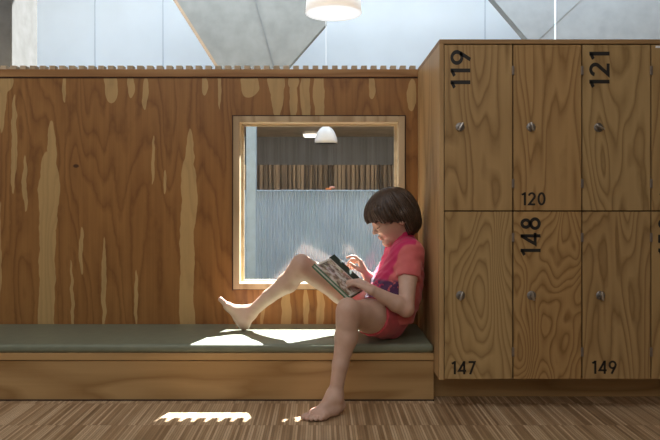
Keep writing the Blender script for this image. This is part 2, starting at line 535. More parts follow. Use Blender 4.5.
# ------------------------------------------------------------------ lamps
def opal(name, strength, col=(1,.97,.93)):
    t = NT(name); t.color((.9,.9,.9)); t.rough(.3)
    t.b.inputs['Emission Color'].default_value = (*col, 1)
    t.b.inputs['Emission Strength'].default_value = strength
    return t.m
M['shade_glow'] = opal('lit_lamp_shade', .30, (1,.99,.97))
M['disc_glow'] = opal('lit_lamp_disc', .45, (1,.98,.95))
Yl = 4.4
c = px(333.5, 13.5, Yl)
lamp = empty('pendant_lamp', (c.x, Yl, c.z), 'large glowing white drum pendant lamp hanging high above the wooden wall', 'lamp')
rr = 28*Yl/FPX
m = MB()
m.lathe(c, [(rr, 0), (rr*.985, .05), (rr*.95, .13), (rr*.89, .22), (rr*.78, .275), (rr*.5, .31), (.03, .325),
            (.03, .318), (rr*.48, .302), (rr*.76, .268), (rr*.87, .215), (rr*.93, .13), (rr*.965, .05), (rr*.98, 0)], n=64)
m.build('lamp_shade', M['shade_glow'], lamp, True)
m = MB(); m.lathe(c, [(.0001,.022),(rr*.965,.024),(rr*.965,.032),(.0001,.034)], n=64); m.build('diffuser', M['disc_glow'], lamp, True)
m = MB(); m.lathe(c, [(.0001,.318),(.022,.318),(.022,.37),(.006,.38),(.004,.385),(.004,3.3-c.z),(.0001,3.3-c.z)], n=12); m.build('cable', M['lamp_white'], lamp, True)

Yd = 4.75
c = px(326, 143.5, Yd); rr = 11.5*Yd/FPX; s = rr/11.5
dome = empty('dome_lamp', (c.x, Yd, c.z), 'small white dome pendant lamp standing in for an unclear shape in the window', 'lamp')  # solid dome added behind the glass for an unreadable shape
m = MB()
prof = [(11.5,0),(11.3,3),(10.4,7),(8.8,11),(6.4,14.5),(3.2,16.8),(.8,17.5),(.8,17),(3.0,16.2),(6.0,14),(8.3,10.6),(9.9,6.8),(10.9,3),(11.1,0)]
m.lathe(c, [(r*s, h*s) for r, h in prof], n=48); m.build('lamp_shade', M['lamp_white'], dome, True)
m = MB(); m.lathe(c, [(.0001,17*s),(.012,17*s),(.010,20*s),(.0025,21*s),(.0025,2.9-c.z),(.0001,2.9-c.z)], n=10); m.build('cable', M['lamp_white'], dome, True)

c = px(311, 0, 5.6); r = .072
zc = 1.353
disc = empty('ceiling_lamp', (c.x, 5.6, zc), 'round glowing disc lamp on the soffit behind the window', 'lamp')
m = MB(); m.lathe((c.x, 5.6, 0), [(.0001, zc-.020),(r, zc-.020),(r, zc),(.0001, zc)], n=40); m.build('lamp_body', M['lamp_white'], disc, True, R(40))
m = MB(); m.lathe((c.x, 5.6, 0), [(.0001, zc-.045),(r*.85, zc-.042),(r*.97, zc-.020),(.0001, zc-.020)], n=40); m.build('diffuser', opal('disc_lamp', 2.5, (1,.9,.75)), disc, True, R(40))

# ------------------------------------------------------------------ bench
CX0 = px(439.4,0,CY).x           # cabinet outer left
bench = empty('bench', (-1.0, BY, 0), 'long low plywood bench under the grey green cushion', 'bench')
BX0, BX1 = -2.6, CX0 - .001
m = MB(); m.box(BX0, BX1, BY+.004, BY+.022, .0, px(0,361,BY).z, .001, 1); m.build('front_panel', M['bench'], bench)
m = MB(); m.box(BX0, BX1, BY, WY-.003, px(0,360.2,BY).z, .18, .0012, 1); m.build('seat_board', M['bench_edge'], bench)
m = MB(); m.box(BX0, BX1, BY-.003, BY+.004, 0.0, .004); m.build('floor_joint', M['inside'], bench)
m = MB(); m.box(BX0, BX1-.001, BY+.001, WY-.003, .18, .212, .012, 4)
cush = m.build('bench_cushion', M['cushion'], None, True, R(50))
tag(cush, 'long thin grey green vinyl cushion lying on the wooden bench', 'cushion')

# ------------------------------------------------------------------ locker cabinet
PW = 69.05*CY/FPX
DX0 = px(444.3,0,CY).x
ZT, ZDT, ZM, ZB = px(0,39.3,CY).z, px(0,44.3,CY).z, px(0,211,CY).z, px(0,379,CY).z
CXR = DX0 + PW*4 + .004
cab = empty('locker_cabinet', ((CX0+CXR)/2, CY, 0), 'tall plywood locker cabinet with black numbered doors beside the bench', 'locker cabinet')
m = MB(); m.box(CX0, DX0-.0015, CY, WY-.001, ZB-.004, ZT-.016, .001, 1); m.build('side_panel', M['carcass'], cab)
m = MB(); m.box(CXR, CXR+.018, CY, WY-.001, ZB-.004, ZT-.016, .001, 1); m.build('side_panel', M['carcass'], cab)
m = MB(); m.box(CX0, CXR+.018, CY, WY-.001, ZT-.016, ZT, .001, 1); m.build('top_panel', M['carcass_edge'], cab)
m = MB()
m.box(DX0, CXR, CY+.02, CY+.03, ZB, ZT-.017)
m.build('door_gap_shade', M['inside'], cab)  # dark sheet behind the doors, its colour paints the gap shade
m = MB(); m.box(DX0, CXR, CY+.03, WY-.001, ZB-.001, ZB+.015); m.build('bottom_panel', M['carcass'], cab)
m = MB(); m.box(CX0+.001, CXR+.01, 2.475, WY-.001, 0, ZB-.002, .001, 1); m.build('plinth', M['bench'], cab)

# digits drawn as strokes, box height 1
def arc(cx, cy, rx, ry, a0, a1, n=18):
    return [(cx + rx*math.cos(R(a0+(a1-a0)*i/n)), cy + ry*math.sin(R(a0+(a1-a0)*i/n))) for i in range(n+1)]
DIG = {
 '0': (.56, [arc(.28,.5,.21,.43,90,450,32)]),
 '1': (.34, [[(.02,.80),(.235,.93)],[(.235,1.0),(.235,0)]]),
 '2': (.54, [arc(.26,.70,.20,.23,170,-32,20) + [(.07,.07),(.50,.07)]]),
 '4': (.60, [[(.58,.27),(.07,.27),(.44,.97)], [(.44,1.0),(.44,0)]]),
 '5': (.54, [[(.46,.93),(.17,.93),(.11,.55)] + arc(.25,.34,.21,.27,125,-145,22)]),
 '7': (.52, [[(.03,.93),(.46,.93),(.14,0)]]),
 '8': (.56, [arc(.28,.735,.165,.195,90,450,28), arc(.28,.275,.215,.21,90,450,28)]),
 '9': (.56, [arc(.28,.68,.215,.25,90,450,28), [(.46,.52),(.20,0)]]),
}
def ribbon(bm, pts, t, tf, depth):
    closed = (Vector(pts[0]) - Vector(pts[-1])).length < 1e-4
    P = [Vector(p) for p in (pts[:-1] if closed else pts)]
    n = len(P); L, Rr = [], []
    for i in range(n):
        a = P[i-1] if (i > 0 or closed) else None
        b = P[(i+1) % n] if (i < n-1 or closed) else None
        d1 = (P[i]-a).normalized() if a is not None else None
        d2 = (b-P[i]).normalized() if b is not None else None
        if d1 is None: d1 = d2
        if d2 is None: d2 = d1
        n1 = Vector((-d1.y, d1.x)); n2 = Vector((-d2.y, d2.x))
        nn = (n1+n2); nn = nn.normalized() if nn.length > 1e-6 else n1
        k = min(1/max(nn.dot(n1), .3), 2.2)
        L.append(P[i]+nn*t/2*k); Rr.append(P[i]-nn*t/2*k)
    fa = [bm.verts.new(tf(p, 0)) for p in L]; fb = [bm.verts.new(tf(p, 0)) for p in Rr]
    ba = [bm.verts.new(tf(p, depth)) for p in L]; bb = [bm.verts.new(tf(p, depth)) for p in Rr]
    rng = range(n) if closed else range(n-1)
    for i in rng:
        j = (i+1) % n
        bm.faces.new((fa[i], fa[j], fb[j], fb[i])); bm.faces.new((ba[i], bb[i], bb[j], ba[j]))
        bm.faces.new((fa[i], ba[i], ba[j], fa[j])); bm.faces.new((fb[i], fb[j], bb[j], bb[i]))
    if not closed:
        for i in (0, n-1): bm.faces.new((fa[i], fb[i], bb[i], ba[i]))

def number(text, x, z, h, vertical, parent, length=None, y=CY-.0005):
    """x, z: lower-left corner of the number on the door"""
    bm = bmesh.new(); cur = 0.
    gap = .12
    total = sum(DIG[c][0] for c in text) + gap*(len(text)-1)
    sx = (length/(total*h)) if length else 1.
    for c in text:
        wd, strokes = DIG[c]
        for st in strokes:
            def tf(p, d, cur=cur):
                u, v = (p.x+cur)*h*sx, p.y*h
                if vertical: return Vector((x + h - v, y+d, z+u))
                return Vector((x+u, y+d, z+v))
            ribbon(bm, st, .150, tf, .0008)
        cur += wd + gap
    bmesh.ops.recalc_face_normals(bm, faces=bm.faces[:])
    me = bpy.data.meshes.new('door_number'); bm.to_mesh(me); bm.free()
    o = link_mesh('door_number', me, M['ink'], parent)
    o['label'] = 'black number ' + text
    return o

door_specs = [  # col, row, number, vertical, px box x0,y0(bottom),height px,length px, lock px
 (0,0,'119',True, 450.5,88.3,19.8,38.0,(460,127)),
 (1,0,'120',False,521.5,205.3,13.0,24.0,(531,127)),
 (2,0,'121',True, 589.3,87.5,20.2,36.5,(598.5,127.5)),
 (3,0,'122',False,659.5,205.3,13.0,24.0,(669,127)),
 (0,1,'147',False,451.5,374.3,13.2,24.0,(460.5,295.5)),
 (1,1,'148',True, 520.5,255.5,20.0,38.0,(531.5,295.5)),
 (2,1,'149',False,592.0,373.8,13.2,24.5,(600.5,295.5)),
 (3,1,'150',True, 658.2,255.5,20.0,38.0,(669.5,295.5)),
]
tones = [((.300,.185,.080),(.425,.275,.130)), ((.285,.160,.062),(.405,.245,.108)), ((.290,.185,.080),(.405,.268,.128)), ((.28,.17,.075),(.40,.26,.12)),
         ((.31,.195,.085),(.43,.285,.135)), ((.270,.148,.055),(.415,.255,.112)), ((.275,.168,.072),(.395,.255,.12)), ((.28,.17,.075),(.40,.26,.12))]
ppm = CY/FPX
for i, (cx, rw, num, vert, nx, ny, nh, nl, lk) in enumerate(door_specs):
    tn = tones[i]
    dm = ply('locker_door_pine_%d' % i, (tn[0][0]*.80, tn[0][1]*.76, tn[0][2]*.68), (tn[1][0]*1.13, tn[1][1]*1.17, tn[1][2]*1.13), 'z', freq=(24, 22, 26, 24, 26, 30, 24, 24)[i], cs=(4.2,5.5,4.6,4,4.4,4.8,6.0,4)[i],
             stretch=(.20,.10,.24,.2,.30,.42,.14,.2)[i], rough=.40, seed=3.1*i+1, contrast=(.05,.90), fibre=.34)
    x0 = DX0 + cx*PW + .0012; x1 = DX0 + (cx+1)*PW - .0038
    z0, z1 = (ZM+.0020, ZDT-.002) if rw == 0 else (ZB, ZM-.0024)
    m = MB(); m.box(x0, x1, CY, CY+.018, z0, z1, .0008, 1)
    d = m.build('locker_door', dm, cab)
    P = px(nx, ny, CY)
    number(num, P.x, P.z, nh*ppm, vert, d, nl*ppm)
    # cam lock with rosette and wing
    L = px(lk[0], lk[1], CY)
    m = MB(); m.lathe((L.x, CY, L.z), [(.0001,-.010),(.0075,-.010),(.0088,-.008),(.0095,-.004),(.015,-.003),(.0165,-.001),(.0165,.0005),(.0001,.0005)], axis='y', n=28)
    lo = m.build('cam_lock', M['steel_dark'], d, True, R(35))
    ang = (-.5, .3, 1.05, .2, -.3, .25, .1, .2)[i]
    m = MB(); m.box(-.0035, .0035, -.021, -.008, -.0165, .0165, .0022, 2)
    for v_ in m.bm.verts:
        x_, z_ = v_.co.x, v_.co.z
        v_.co.x = L.x + x_*math.cos(ang) - z_*math.sin(ang); v_.co.z = L.z + x_*math.sin(ang) + z_*math.cos(ang); v_.co.y += CY
    m.build('lock_wing', M['steel'], d, True)
    hz = ((70.5, 183.5) if rw == 0 else (237.5, 352.0))
    for yy in hz:
        P = px(0, yy, CY)
        m = MB(); m.box(x1-.002, x1+.0068, CY-.004, CY+.004, P.z-.0165, P.z+.0165, .0015, 2)
        m.build('hinge', M['hinge'], d)
    if cx == 3 and rw == 0:
        m = MB(); P = px(655.5, 48, CY); m.box(P.x, P.x+.05, CY-.0006, CY+.0004, P.z, P.z+.008); m.build('label_strip', M['lamp_white'], d)

# ------------------------------------------------------------------ implicit surface modelling (numpy)
class Field:
    def __init__(s, lo, hi, h):
        s.lo = np.array(lo, float); s.h = h
        s.n = np.ceil((np.array(hi, float) - s.lo)/h).astype(int) + 1
        s.v = np.full(s.n, .2, np.float32)
        s.ax = [s.lo[i] + h*np.arange(s.n[i]) for i in range(3)]
    def region(s, lo, hi, pad):
        i0 = np.maximum(np.floor((np.array(lo)-pad-s.lo)/s.h).astype(int), 0)
        i1 = np.minimum(np.ceil((np.array(hi)+pad-s.lo)/s.h).astype(int)+1, s.n)
        sl = tuple(slice(a, b) for a, b in zip(i0, i1))
        X = s.ax[0][sl[0]][:,None,None]; Y = s.ax[1][sl[1]][None,:,None]; Z = s.ax[2][sl[2]][None,None,:]
        return sl, X, Y, Z
    def put(s, sl, d, k, mode='add'):
        a = s.v[sl]
        d = d.astype(np.float32)
        if mode == 'add':
            hh = np.clip(.5 + .5*(a-d)/k, 0, 1)
            s.v[sl] = a*(1-hh) + d*hh - k*hh*(1-hh)
        else:   # carve
            d = -d
            hh = np.clip(.5 + .5*(d-a)/k, 0, 1)
            s.v[sl] = a*(1-hh) + d*hh + k*hh*(1-hh)
    def cone(s, a, b, ra, rb, k=.01, mode='add'):
        a = np.array(a, float); b = np.array(b, float)
        r = max(ra, rb); pad = r + k*1.5 + .012
        sl, X, Y, Z = s.region(np.minimum(a,b), np.maximum(a,b), pad)
        if any(q_.stop <= q_.start for q_ in sl): return
        ab = b-a; L = max((ab**2).sum(), 1e-9)
        t = np.clip(((X-a[0])*ab[0] + (Y-a[1])*ab[1] + (Z-a[2])*ab[2])/L, 0, 1)
        d = np.sqrt((X-a[0]-t*ab[0])**2 + (Y-a[1]-t*ab[1])**2 + (Z-a[2]-t*ab[2])**2) - (ra + (rb-ra)*t)
        s.put(sl, d, k, mode)
    def ell(s, c, axes, rad, k=.01, mode='add'):
        c = np.array(c, float); r = max(rad); pad = r + k*1.5 + .012
        sl, X, Y, Z = s.region(c, c, pad)
        if any(q_.stop <= q_.start for q_ in sl): return
        k0 = 0; k1 = 0
        for ax, rr_ in zip(axes, rad):
            pr = (X-c[0])*ax[0] + (Y-c[1])*ax[1] + (Z-c[2])*ax[2]
            k0 = k0 + (pr/rr_)**2; k1 = k1 + (pr/rr_**2)**2
        k0 = np.sqrt(k0); k1 = np.sqrt(k1)
        s.put(sl, k0*(k0-1)/np.maximum(k1, 1e-6), k, mode)
    def clip(s, f):
        """keep only where f(X,Y,Z) < 0"""
        X = s.ax[0][:,None,None]; Y = s.ax[1][None,:,None]; Z = s.ax[2][None,None,:]
        s.v = np.maximum(s.v, np.broadcast_to(f(X,Y,Z), s.v.shape).astype(np.float32))

def surface_nets(F, name, mat, parent, relax=1):
    v = F.v; n = np.array(v.shape) - 1
    ins = v < 0
    tot = np.zeros(n, np.float32); px_ = [np.zeros(n, np.float32) for _ in range(3)]
    cs = [(i,j,k) for i in (0,1) for j in (0,1) for k in (0,1)]
    def sub(c): return v[c[0]:c[0]+n[0], c[1]:c[1]+n[1], c[2]:c[2]+n[2]]
    def subi(c): return ins[c[0]:c[0]+n[0], c[1]:c[1]+n[1], c[2]:c[2]+n[2]]
    cnt = sum(subi(c).astype(np.int8) for c in cs)
    act = (cnt > 0) & (cnt < 8)
    idx = np.argwhere(act)
    vals = np.stack([v[idx[:,0]+c[0], idx[:,1]+c[1], idx[:,2]+c[2]] for c in cs], 1)
    P = np.zeros((len(idx), 3)); W = np.zeros(len(idx))
    for a in range(8):
        for b in range(a+1, 8):
            ca, cb = np.array(cs[a]), np.array(cs[b])
            if np.abs(ca-cb).sum() != 1: continue
            va, vb = vals[:,a], vals[:,b]
            m_ = (va < 0) != (vb < 0)
            t = np.where(m_, va/np.where(m_, va-vb, 1), 0)
            P += np.where(m_[:,None], ca + t[:,None]*(cb-ca), 0); W += m_
    P = (P/W[:,None] + idx)*F.h + F.lo
    vid = np.full(n, -1, np.int64); vid[act] = np.arange(len(idx))
    quads = []
    for ax in range(3):
        o1, o2 = [(1,2),(2,0),(0,1)][ax]
        e = [0,0,0]; e[ax] = 1
        A = ins[:ins.shape[0]-e[0], :ins.shape[1]-e[1], :ins.shape[2]-e[2]]
        B = ins[e[0]:, e[1]:, e[2]:]
        for flip in (False, True):
            X = np.argwhere((A & ~B) if not flip else (~A & B))
            if len(X) == 0: continue
            ok = (X[:,o1] > 0) & (X[:,o2] > 0) & (X[:,o1] < n[o1]) & (X[:,o2] < n[o2]) & (X[:,ax] < n[ax])
            X = X[ok]
            d1 = np.zeros(3, int); d1[o1] = 1
            d2 = np.zeros(3, int); d2[o2] = 1
            q_ = [X-d1-d2, X-d2, X, X-d1]
            if flip: q_ = q_[::-1]
            quads.append(np.stack([vid[c[:,0],c[:,1],c[:,2]] for c in q_], 1))
    Q = np.concatenate(quads)
    # gentle relaxation
    E = np.concatenate([Q[:,[0,1]], Q[:,[1,2]], Q[:,[2,3]], Q[:,[3,0]]])
    for _ in range(relax):
        S = np.zeros_like(P); C_ = np.zeros(len(P))
        for k_ in range(3):
            S[:,k_] = np.bincount(E[:,0], P[E[:,1],k_], len(P)) + np.bincount(E[:,1], P[E[:,0],k_], len(P))
        C_ = np.bincount(E[:,0], minlength=len(P)) + np.bincount(E[:,1], minlength=len(P))
        P = P*.5 + .5*S/np.maximum(C_,1)[:,None]
    me = bpy.data.meshes.new(name)
    me.vertices.add(len(P)); me.vertices.foreach_set('co', P.astype(np.float32).ravel())
    me.loops.add(len(Q)*4); me.loops.foreach_set('vertex_index', Q.astype(np.int32).ravel())
    me.polygons.add(len(Q)); me.polygons.foreach_set('loop_start', np.arange(0, len(Q)*4, 4, dtype=np.int32))
    me.update(calc_edges=True); me.validate()
    me.polygons.foreach_set('use_smooth', np.ones(len(me.polygons), bool))
    return link_mesh(name, me, mat, parent)

# ------------------------------------------------------------------ the girl
def nv(v): v = np.array(v, float); return v/np.linalg.norm(v)
# joints
HIPL, HIPR = np.array((.262,2.545,.286)), np.array((.262,2.690,.296))
KNL, KNR = np.array((.100,2.300,.358)), np.array(px(302,267,2.568))
ANL, ANR = np.array((.050,2.275,.060)), np.array((-.300,2.700,.281))
SHL, SHR = np.array((.350,2.525,.553)), np.array((.338,2.725,.553))
ELL, ELR = np.array(px(406,309,2.415)), np.array((.275,2.755,.370))
WRL, WRR = np.array(px(373,290.5,2.385)), np.array((.184,2.640,.455))
HC = np.array((.283, 2.615, .706))
tt, yw = R(28), R(10)
HF = np.array((-math.cos(tt)*math.cos(yw), -math.cos(tt)*math.sin(yw), -math.sin(tt)))
HS = nv(np.cross(HF, (0,0,1)))       # her right ear direction (+Y side)
HU = nv(np.cross(HS, HF))
if HU[2] < 0: HU = -HU
def H(f, u, s_=0.): return HC + HF*f + HU*u + HS*s_
HA = (HF, HU, HS)

def foot(F, heel, d, up, inner, ankle, scale=1.):
    d, up, inner = nv(d), nv(up), nv(inner)
    q = lambda f, u, i: np.array(heel) + (d*f + up*u + inner*i)*scale
    F.cone(q(.024,.025,0), q(.060,.022,-.006), .0255*scale, .020*scale, .01)
    F.cone(ankle, q(.036,.040,0), .029*scale, .026*scale, .02)
    F.cone(ankle + (q(.01,.0,0)-np.array(heel)), q(.120,.020,.006), .028*scale, .0155*scale, .022)
    F.cone(q(.050,.030,.004), q(.132,.017,.014), .026*scale, .0150*scale, .015)
    F.cone(q(.055,.018,-.012), q(.122,.013,-.020), .018*scale, .0125*scale, .015)
    F.cone(q(.134,.0155,.020), q(.120,.0125,-.026), .0150*scale, .0120*scale, .015)
    # ankle bones
    F.ell(ankle + inner*.022 + up*.0, (d,up,inner), (.010,.010,.010), .012)
    F.ell(ankle - inner*.022 - up*.004, (d,up,inner), (.010,.010,.010), .012)
    for i, (off, st, ln, r) in enumerate(((.024,.140,.036,.0110),(.0065,.142,.031,.0078),(-.0065,.137,.027,.0073),(-.0185,.130,.023,.0069),(-.0295,.121,.019,.0066))):
        a, b, c_ = q(st, .013, off), q(st+ln*.55, .0135, off*1.05), q(st+ln, .0085 if i else .0105, off*1.05)
        F.cone(a, b, r*scale, r*.95*scale, .004); F.cone(b, c_, r*.95*scale, r*scale, .003)

def hand(F, wrist, d, n, left, curls, spread=.0, scale=1., thumb=(.6,.35,.5), toff=None):
    d = nv(d); n = nv(np.array(n) - d*np.dot(n, d)); t = np.cross(n, d) if left else np.cross(d, n)
    q = lambda f, a, b: np.array(wrist) + (d*f + n*a + t*b)*scale
    kn = []
    for i, b in enumerate((.024,.008,-.008,-.022)):
        L = (.066,.068,.065,.059)[i]
        kpt = q(L, 0, b); kn.append(kpt)
        F.cone(q(.004, 0, b*.45), kpt, .0125*scale, .0085*scale, .009)
    F.cone(q(.012,.003,.014), q(.040,.004,.022), .012*scale, .0105*scale, .009)
    lens = ((.031,.019,.017),(.034,.022,.018),(.031,.021,.017),(.024,.016,.015))
    for i, kp in enumerate(kn):
        ang = 0.; p = kp; r = (.0076,.0078,.0074,.0066)[i]*scale
        side = (1,.3,-.3,-1)[i]*spread
        for j in range(3):
            ang += curls[i][j]
            dd = nv(d*math.cos(ang) + n*math.sin(ang) + t*side*.5)
            p2 = p + dd*lens[i][j]*scale
            F.cone(p, p2, r*(1-.09*j), r*(1-.09*(j+1)), .0022)
            p = p2
    th = thumb
    a = q(.018, .006, .020); b = a + nv(d*th[0] + t*th[1] + n*th[2])*.030*scale
    c_ = b + nv(d*(th[0]+.35) + t*(th[1]-.15) + n*th[2])*.024*scale
    e = c_ + nv(d*(th[0]+.7) + t*(th[1]-.35) + n*th[2])*.019*scale
    F.cone(a, b, .0115*scale, .0092*scale, .006); F.cone(b, c_, .0090*scale, .0080*scale, .003); F.cone(c_, e, .0080*scale, .0066*scale, .003)

girl = empty('person', (.26, 2.62, .212), 'barefoot child in pink shirt and red shorts reading on the bench', 'person')
F = Field((-.46,2.17,-.004), (.428,2.81,.83), .003)
# torso
SP = [(.270,.315,.078),(.300,.39,.074),(.326,.46,.072),(.335,.52,.064)]
def torso(G, inf=0., belly=0., k=.03):
    for s_ in (-1, 1):
        w_ = (.058,.050,.056,.070)
        for i in range(3):
            a, b = SP[i], SP[i+1]
            G.cone((a[0], 2.617+s_*w_[i], a[1]), (b[0], 2.621+s_*w_[i+1], b[1]), a[2]+inf+belly*(i==0)+belly*.7*(i==1), b[2]+inf+belly*.7*(i==0), k)
    G.cone(SHL+(0,.018,-.002), SHR-(0,.018,.002), .044+inf, .044+inf, k)
torso(F)
NB = np.array((.343,2.622,.575))
F.cone(NB, H(-.020,-.060), .036, .036, .02)
F.cone(SHL+(0,.01,0), NB+(0,0,.004), .030, .034, .03); F.cone(SHR-(0,.01,0), NB+(0,0,.004), .030, .034, .03)
# arms
def arm(G, S, E, W):
    G.cone(S, S*.55+E*.45, .038, .034, .02); G.cone(S*.55+E*.45, E, .034, .0295, .015)
    m_ = E*.7+W*.3
    G.cone(E, m_, .0285, .0300, .012); G.cone(m_, W, .0300, .0185, .012)
arm(F, SHL, ELL, WRL); arm(F, SHR, ELR, WRR)
# legs
def leg(G, HP, K, A):
    mid = HP*.5+K*.5
    G.cone(HP, mid, .074, .062, .02); G.cone(mid, K, .060, .042, .02)
    back = nv(np.cross(np.cross(K-HP, A-K), A-K)); 
    back = -back if np.dot(back, K-HP) > 0 else back
    c1 = K*.70+A*.30 + back*.010
    G.cone(K, K*.9+A*.1, .043, .040, .015)
    G.cone(K, c1, .038, .0405, .015); G.cone(c1, K*.38+A*.62, .0395, .028, .015); G.cone(K*.38+A*.62, A, .028, .0240, .012)
    G.ell(K + nv(K-(HP+A)/2)*.022, ((1,0,0),(0,1,0),(0,0,1)), (.030,.030,.032), .02)
leg(F, HIPL, KNL, ANL); leg(F, HIPR, KNR, ANR)
foot(F, (.080,2.300,.001), (-.75,-.66,0), (0,0,1), (-.66,.75,0), ANL, .95)
foot(F, (-.330,2.690,.205), (-.57,-.05,.82), (.82,0,.57), (0,-1,0), ANR, .95)
# head
F.ell(H(-.002,.004), HA, (.088,.084,.071), .01)
F.ell(H(.030,-.040), HA, (.052,.066,.056), .015)
F.cone(H(-.030,-.045), H(.0,-.055), .050, .048, .02)
F.cone(H(.040,-.078,.018), H(.066,-.098,0), .024, .017, .015); F.cone(H(.040,-.078,-.018), H(.066,-.098,0), .024, .017, .015)
F.ell(H(.068,-.098), HA, (.015,.014,.017), .010)
for s_ in (-1, 1):
    F.ell(H(.050,-.045,s_*.027), HA, (.030,.028,.026), .012)
    F.ell(H(.086,-.014,s_*.031), HA, (.012,.011,.015), .006, 'carve')
    F.ell(H(.071,-.016,s_*.030), HA, (.0125,.0115,.0130), .003)
    F.ell(H(-.010,-.028,s_*.075), HA, (.016,.027,.009), .004)
    F.ell(H(-.005,-.026,s_*.086), HA, (.009,.017,.006), .004, 'carve')
F.cone(H(.080,-.012), H(.0945,-.036), .0060, .0068, .010)
F.ell(H(.0965,-.0390), HA, (.0075,.0070,.0080), .006)
F.ell(H(.0905,-.043,.008), HA, (.006,.005,.005), .004); F.ell(H(.0905,-.043,-.008), HA, (.006,.005,.005), .004)
F.ell(H(.0835,-.0645), HA, (.0085,.0060,.017), .005)
F.ell(H(.0820,-.0745), HA, (.0080,.0058,.014), .005)
F.ell(H(.0925,-.0695), HA, (.0045,.0010,.014), .002, 'carve')
# hands
BA, BD, BB = px(312,266,2.40), px(348,300,2.35), px(326,259.5,2.515)
e1 = np.array(BD-BA); e2 = np.array(BB-BA); bn = nv(np.cross(e1, e2))
hand(F, WRL, (-.80,.42,.40), -bn, True, [(.55,.55,.35),(.55,.6,.35),(.6,.6,.4),(.65,.6,.4)], .12, 1.1, thumb=(.6,.6,.35))
hand(F, WRR, (-.42,-.05,.90), (-.88,-.12,-.42), False, [(.45,.6,.4),(1.0,.9,.5),(1.2,1.0,.6),(1.25,1.0,.6)], .05, .93, thumb=(.8,.25,.7))

F.clip(lambda X,Y,Z: np.minimum(.2125-Z+0*X, np.minimum(Y-2.426+0*X, 0*X+Z-.15)))
def skin_mat():
    t = NT('skin'); v = t.obj()
    n = t.noise(v, 22, 3)
    col = t.ramp(n, [(.3, (.555,.36,.275)), (.7, (.65,.445,.35))])
    def blob(c, r):
        g = t.n('ShaderNodeTexGradient', gradient_type='SPHERICAL')
        t.l(t.mapping(v, loc=tuple(c), scale=(r,r,r), typ='TEXTURE'), g.inputs[0]); return g.outputs[1]
    lip = t.maprange(blob(H(.090,-.070), .017), .15, .5, 0, .4)
    col = t.mix(lip, col, (.55,.18,.16))
    ch = t.math('MAXIMUM', blob(H(.062,-.048,-.045), .035), blob(H(.062,-.048,.045), .035))
    col = t.mix(t.maprange(ch, 0, 1, 0, .2), col, (.72,.38,.32))
    red = None
    for p_ in (KNL, KNR, ELL, ANR, (-.03,2.24,.01)):
        b = blob(p_, .07); red = b if red is None else t.math('MAXIMUM', red, b)
    col = t.mix(t.maprange(red, 0, 1, 0, .35), col, (.62,.28,.21))
    t.color(col); t.rough(.5)
    t.b.inputs['Subsurface Weight'].default_value = .12
    t.b.inputs['Subsurface Radius'].default_value = (.012,.005,.003)
    t.b.inputs['Subsurface Scale'].default_value = .6
    return t.m
M['skin'] = skin_mat()
body = surface_nets(F, 'body', M['skin'], girl, 1)
# eyes: lowered lid with a dark lash line, brow
M['lash'] = plain('dark_lashes', (.03,.018,.012), .6)
M['hair'] = None
for s_ in (-1, 1):
    G = Field(H(.075,-.014,s_*.030)-.03, H(.075,-.014,s_*.030)+.03, .0012)
    pts = [(.0745,-.0215,.016),(.0815,-.0235,.024),(.0845,-.0245,.031),(.0815,-.0235,.039),(.0755,-.021,.044)]
    for a, b in zip(pts, pts[1:]):
        G.cone(H(a[0],a[1],s_*a[2]), H(b[0],b[1],s_*b[2]), .0017, .0017, .001)
    surface_nets(G, 'eyelash', M['lash'], girl, 1)
    G = Field(H(.078,.004,s_*.030)-.03, H(.078,.004,s_*.030)+.03, .0012)
    pts = [(.0875,.0035,.014),(.0855,.0060,.026),(.0790,.0055,.038),(.070,.002,.046)]
    for a, b in zip(pts, pts[1:]):
        G.cone(H(a[0],a[1],s_*a[2]), H(b[0],b[1],s_*b[2]), .0022, .0018, .001)
    surface_nets(G, 'eyebrow', M['lash'], girl, 1)

# hair: a chin-length bob with a fringe
def hair_mat():
    t = NT('dark_brown_hair'); v = t.obj()
    g = t.n('ShaderNodeTexNoise'); 
    mv = t.mapping(v, loc=(0,0,0), rot=(0, R(12), 0), scale=(240, 240, 14))
    f = t.noise(mv, 1.0, 3, .6)
    t.color(t.ramp(f, [(.3, (.016,.010,.007)), (.7, (.085,.050,.033))]))
    t.rough(.42); t.bump(f, .002, .7); return t.m
M['hair'] = hair_mat()
G = Field(H(0,0)-.16, H(0,0)+.16, .0024)
G.ell(H(-.004,.004), HA, (.112,.100,.086), .01)
G.ell(H(-.038,-.050), HA, (.070,.078,.079), .03)
for s_ in (-1, 1):   # side locks
    G.cone(H(-.022,-.02,s_*.066), H(-.024,-.088,s_*.060), .024, .014, .015)
    G.cone(H(.060,.045,s_*.056), H(.045,.0,s_*.066), .018, .012, .02)
def hair_cut(X, Y, Z):
    f = (X-HC[0])*HF[0]+(Y-HC[1])*HF[1]+(Z-HC[2])*HF[2]
    u = (X-HC[0])*HU[0]+(Y-HC[1])*HU[1]+(Z-HC[2])*HU[2]
    s_ = (X-HC[0])*HS[0]+(Y-HC[1])*HS[1]+(Z-HC[2])*HS[2]
    jag = .0035*np.sin(s_*190)+.003*np.sin(s_*410+1)+.003*np.sin(f*230+s_*40)+.002*np.sin(f*520)
    front = np.minimum(f - (-.016 + .10*np.maximum(-.07-u, 0)), (-.036 + .50*f + jag) - u)        # >0 inside the face opening
    low = (-.118+jag - .10*(f+.03)) - u
    return np.maximum(front, low)
G.clip(hair_cut)
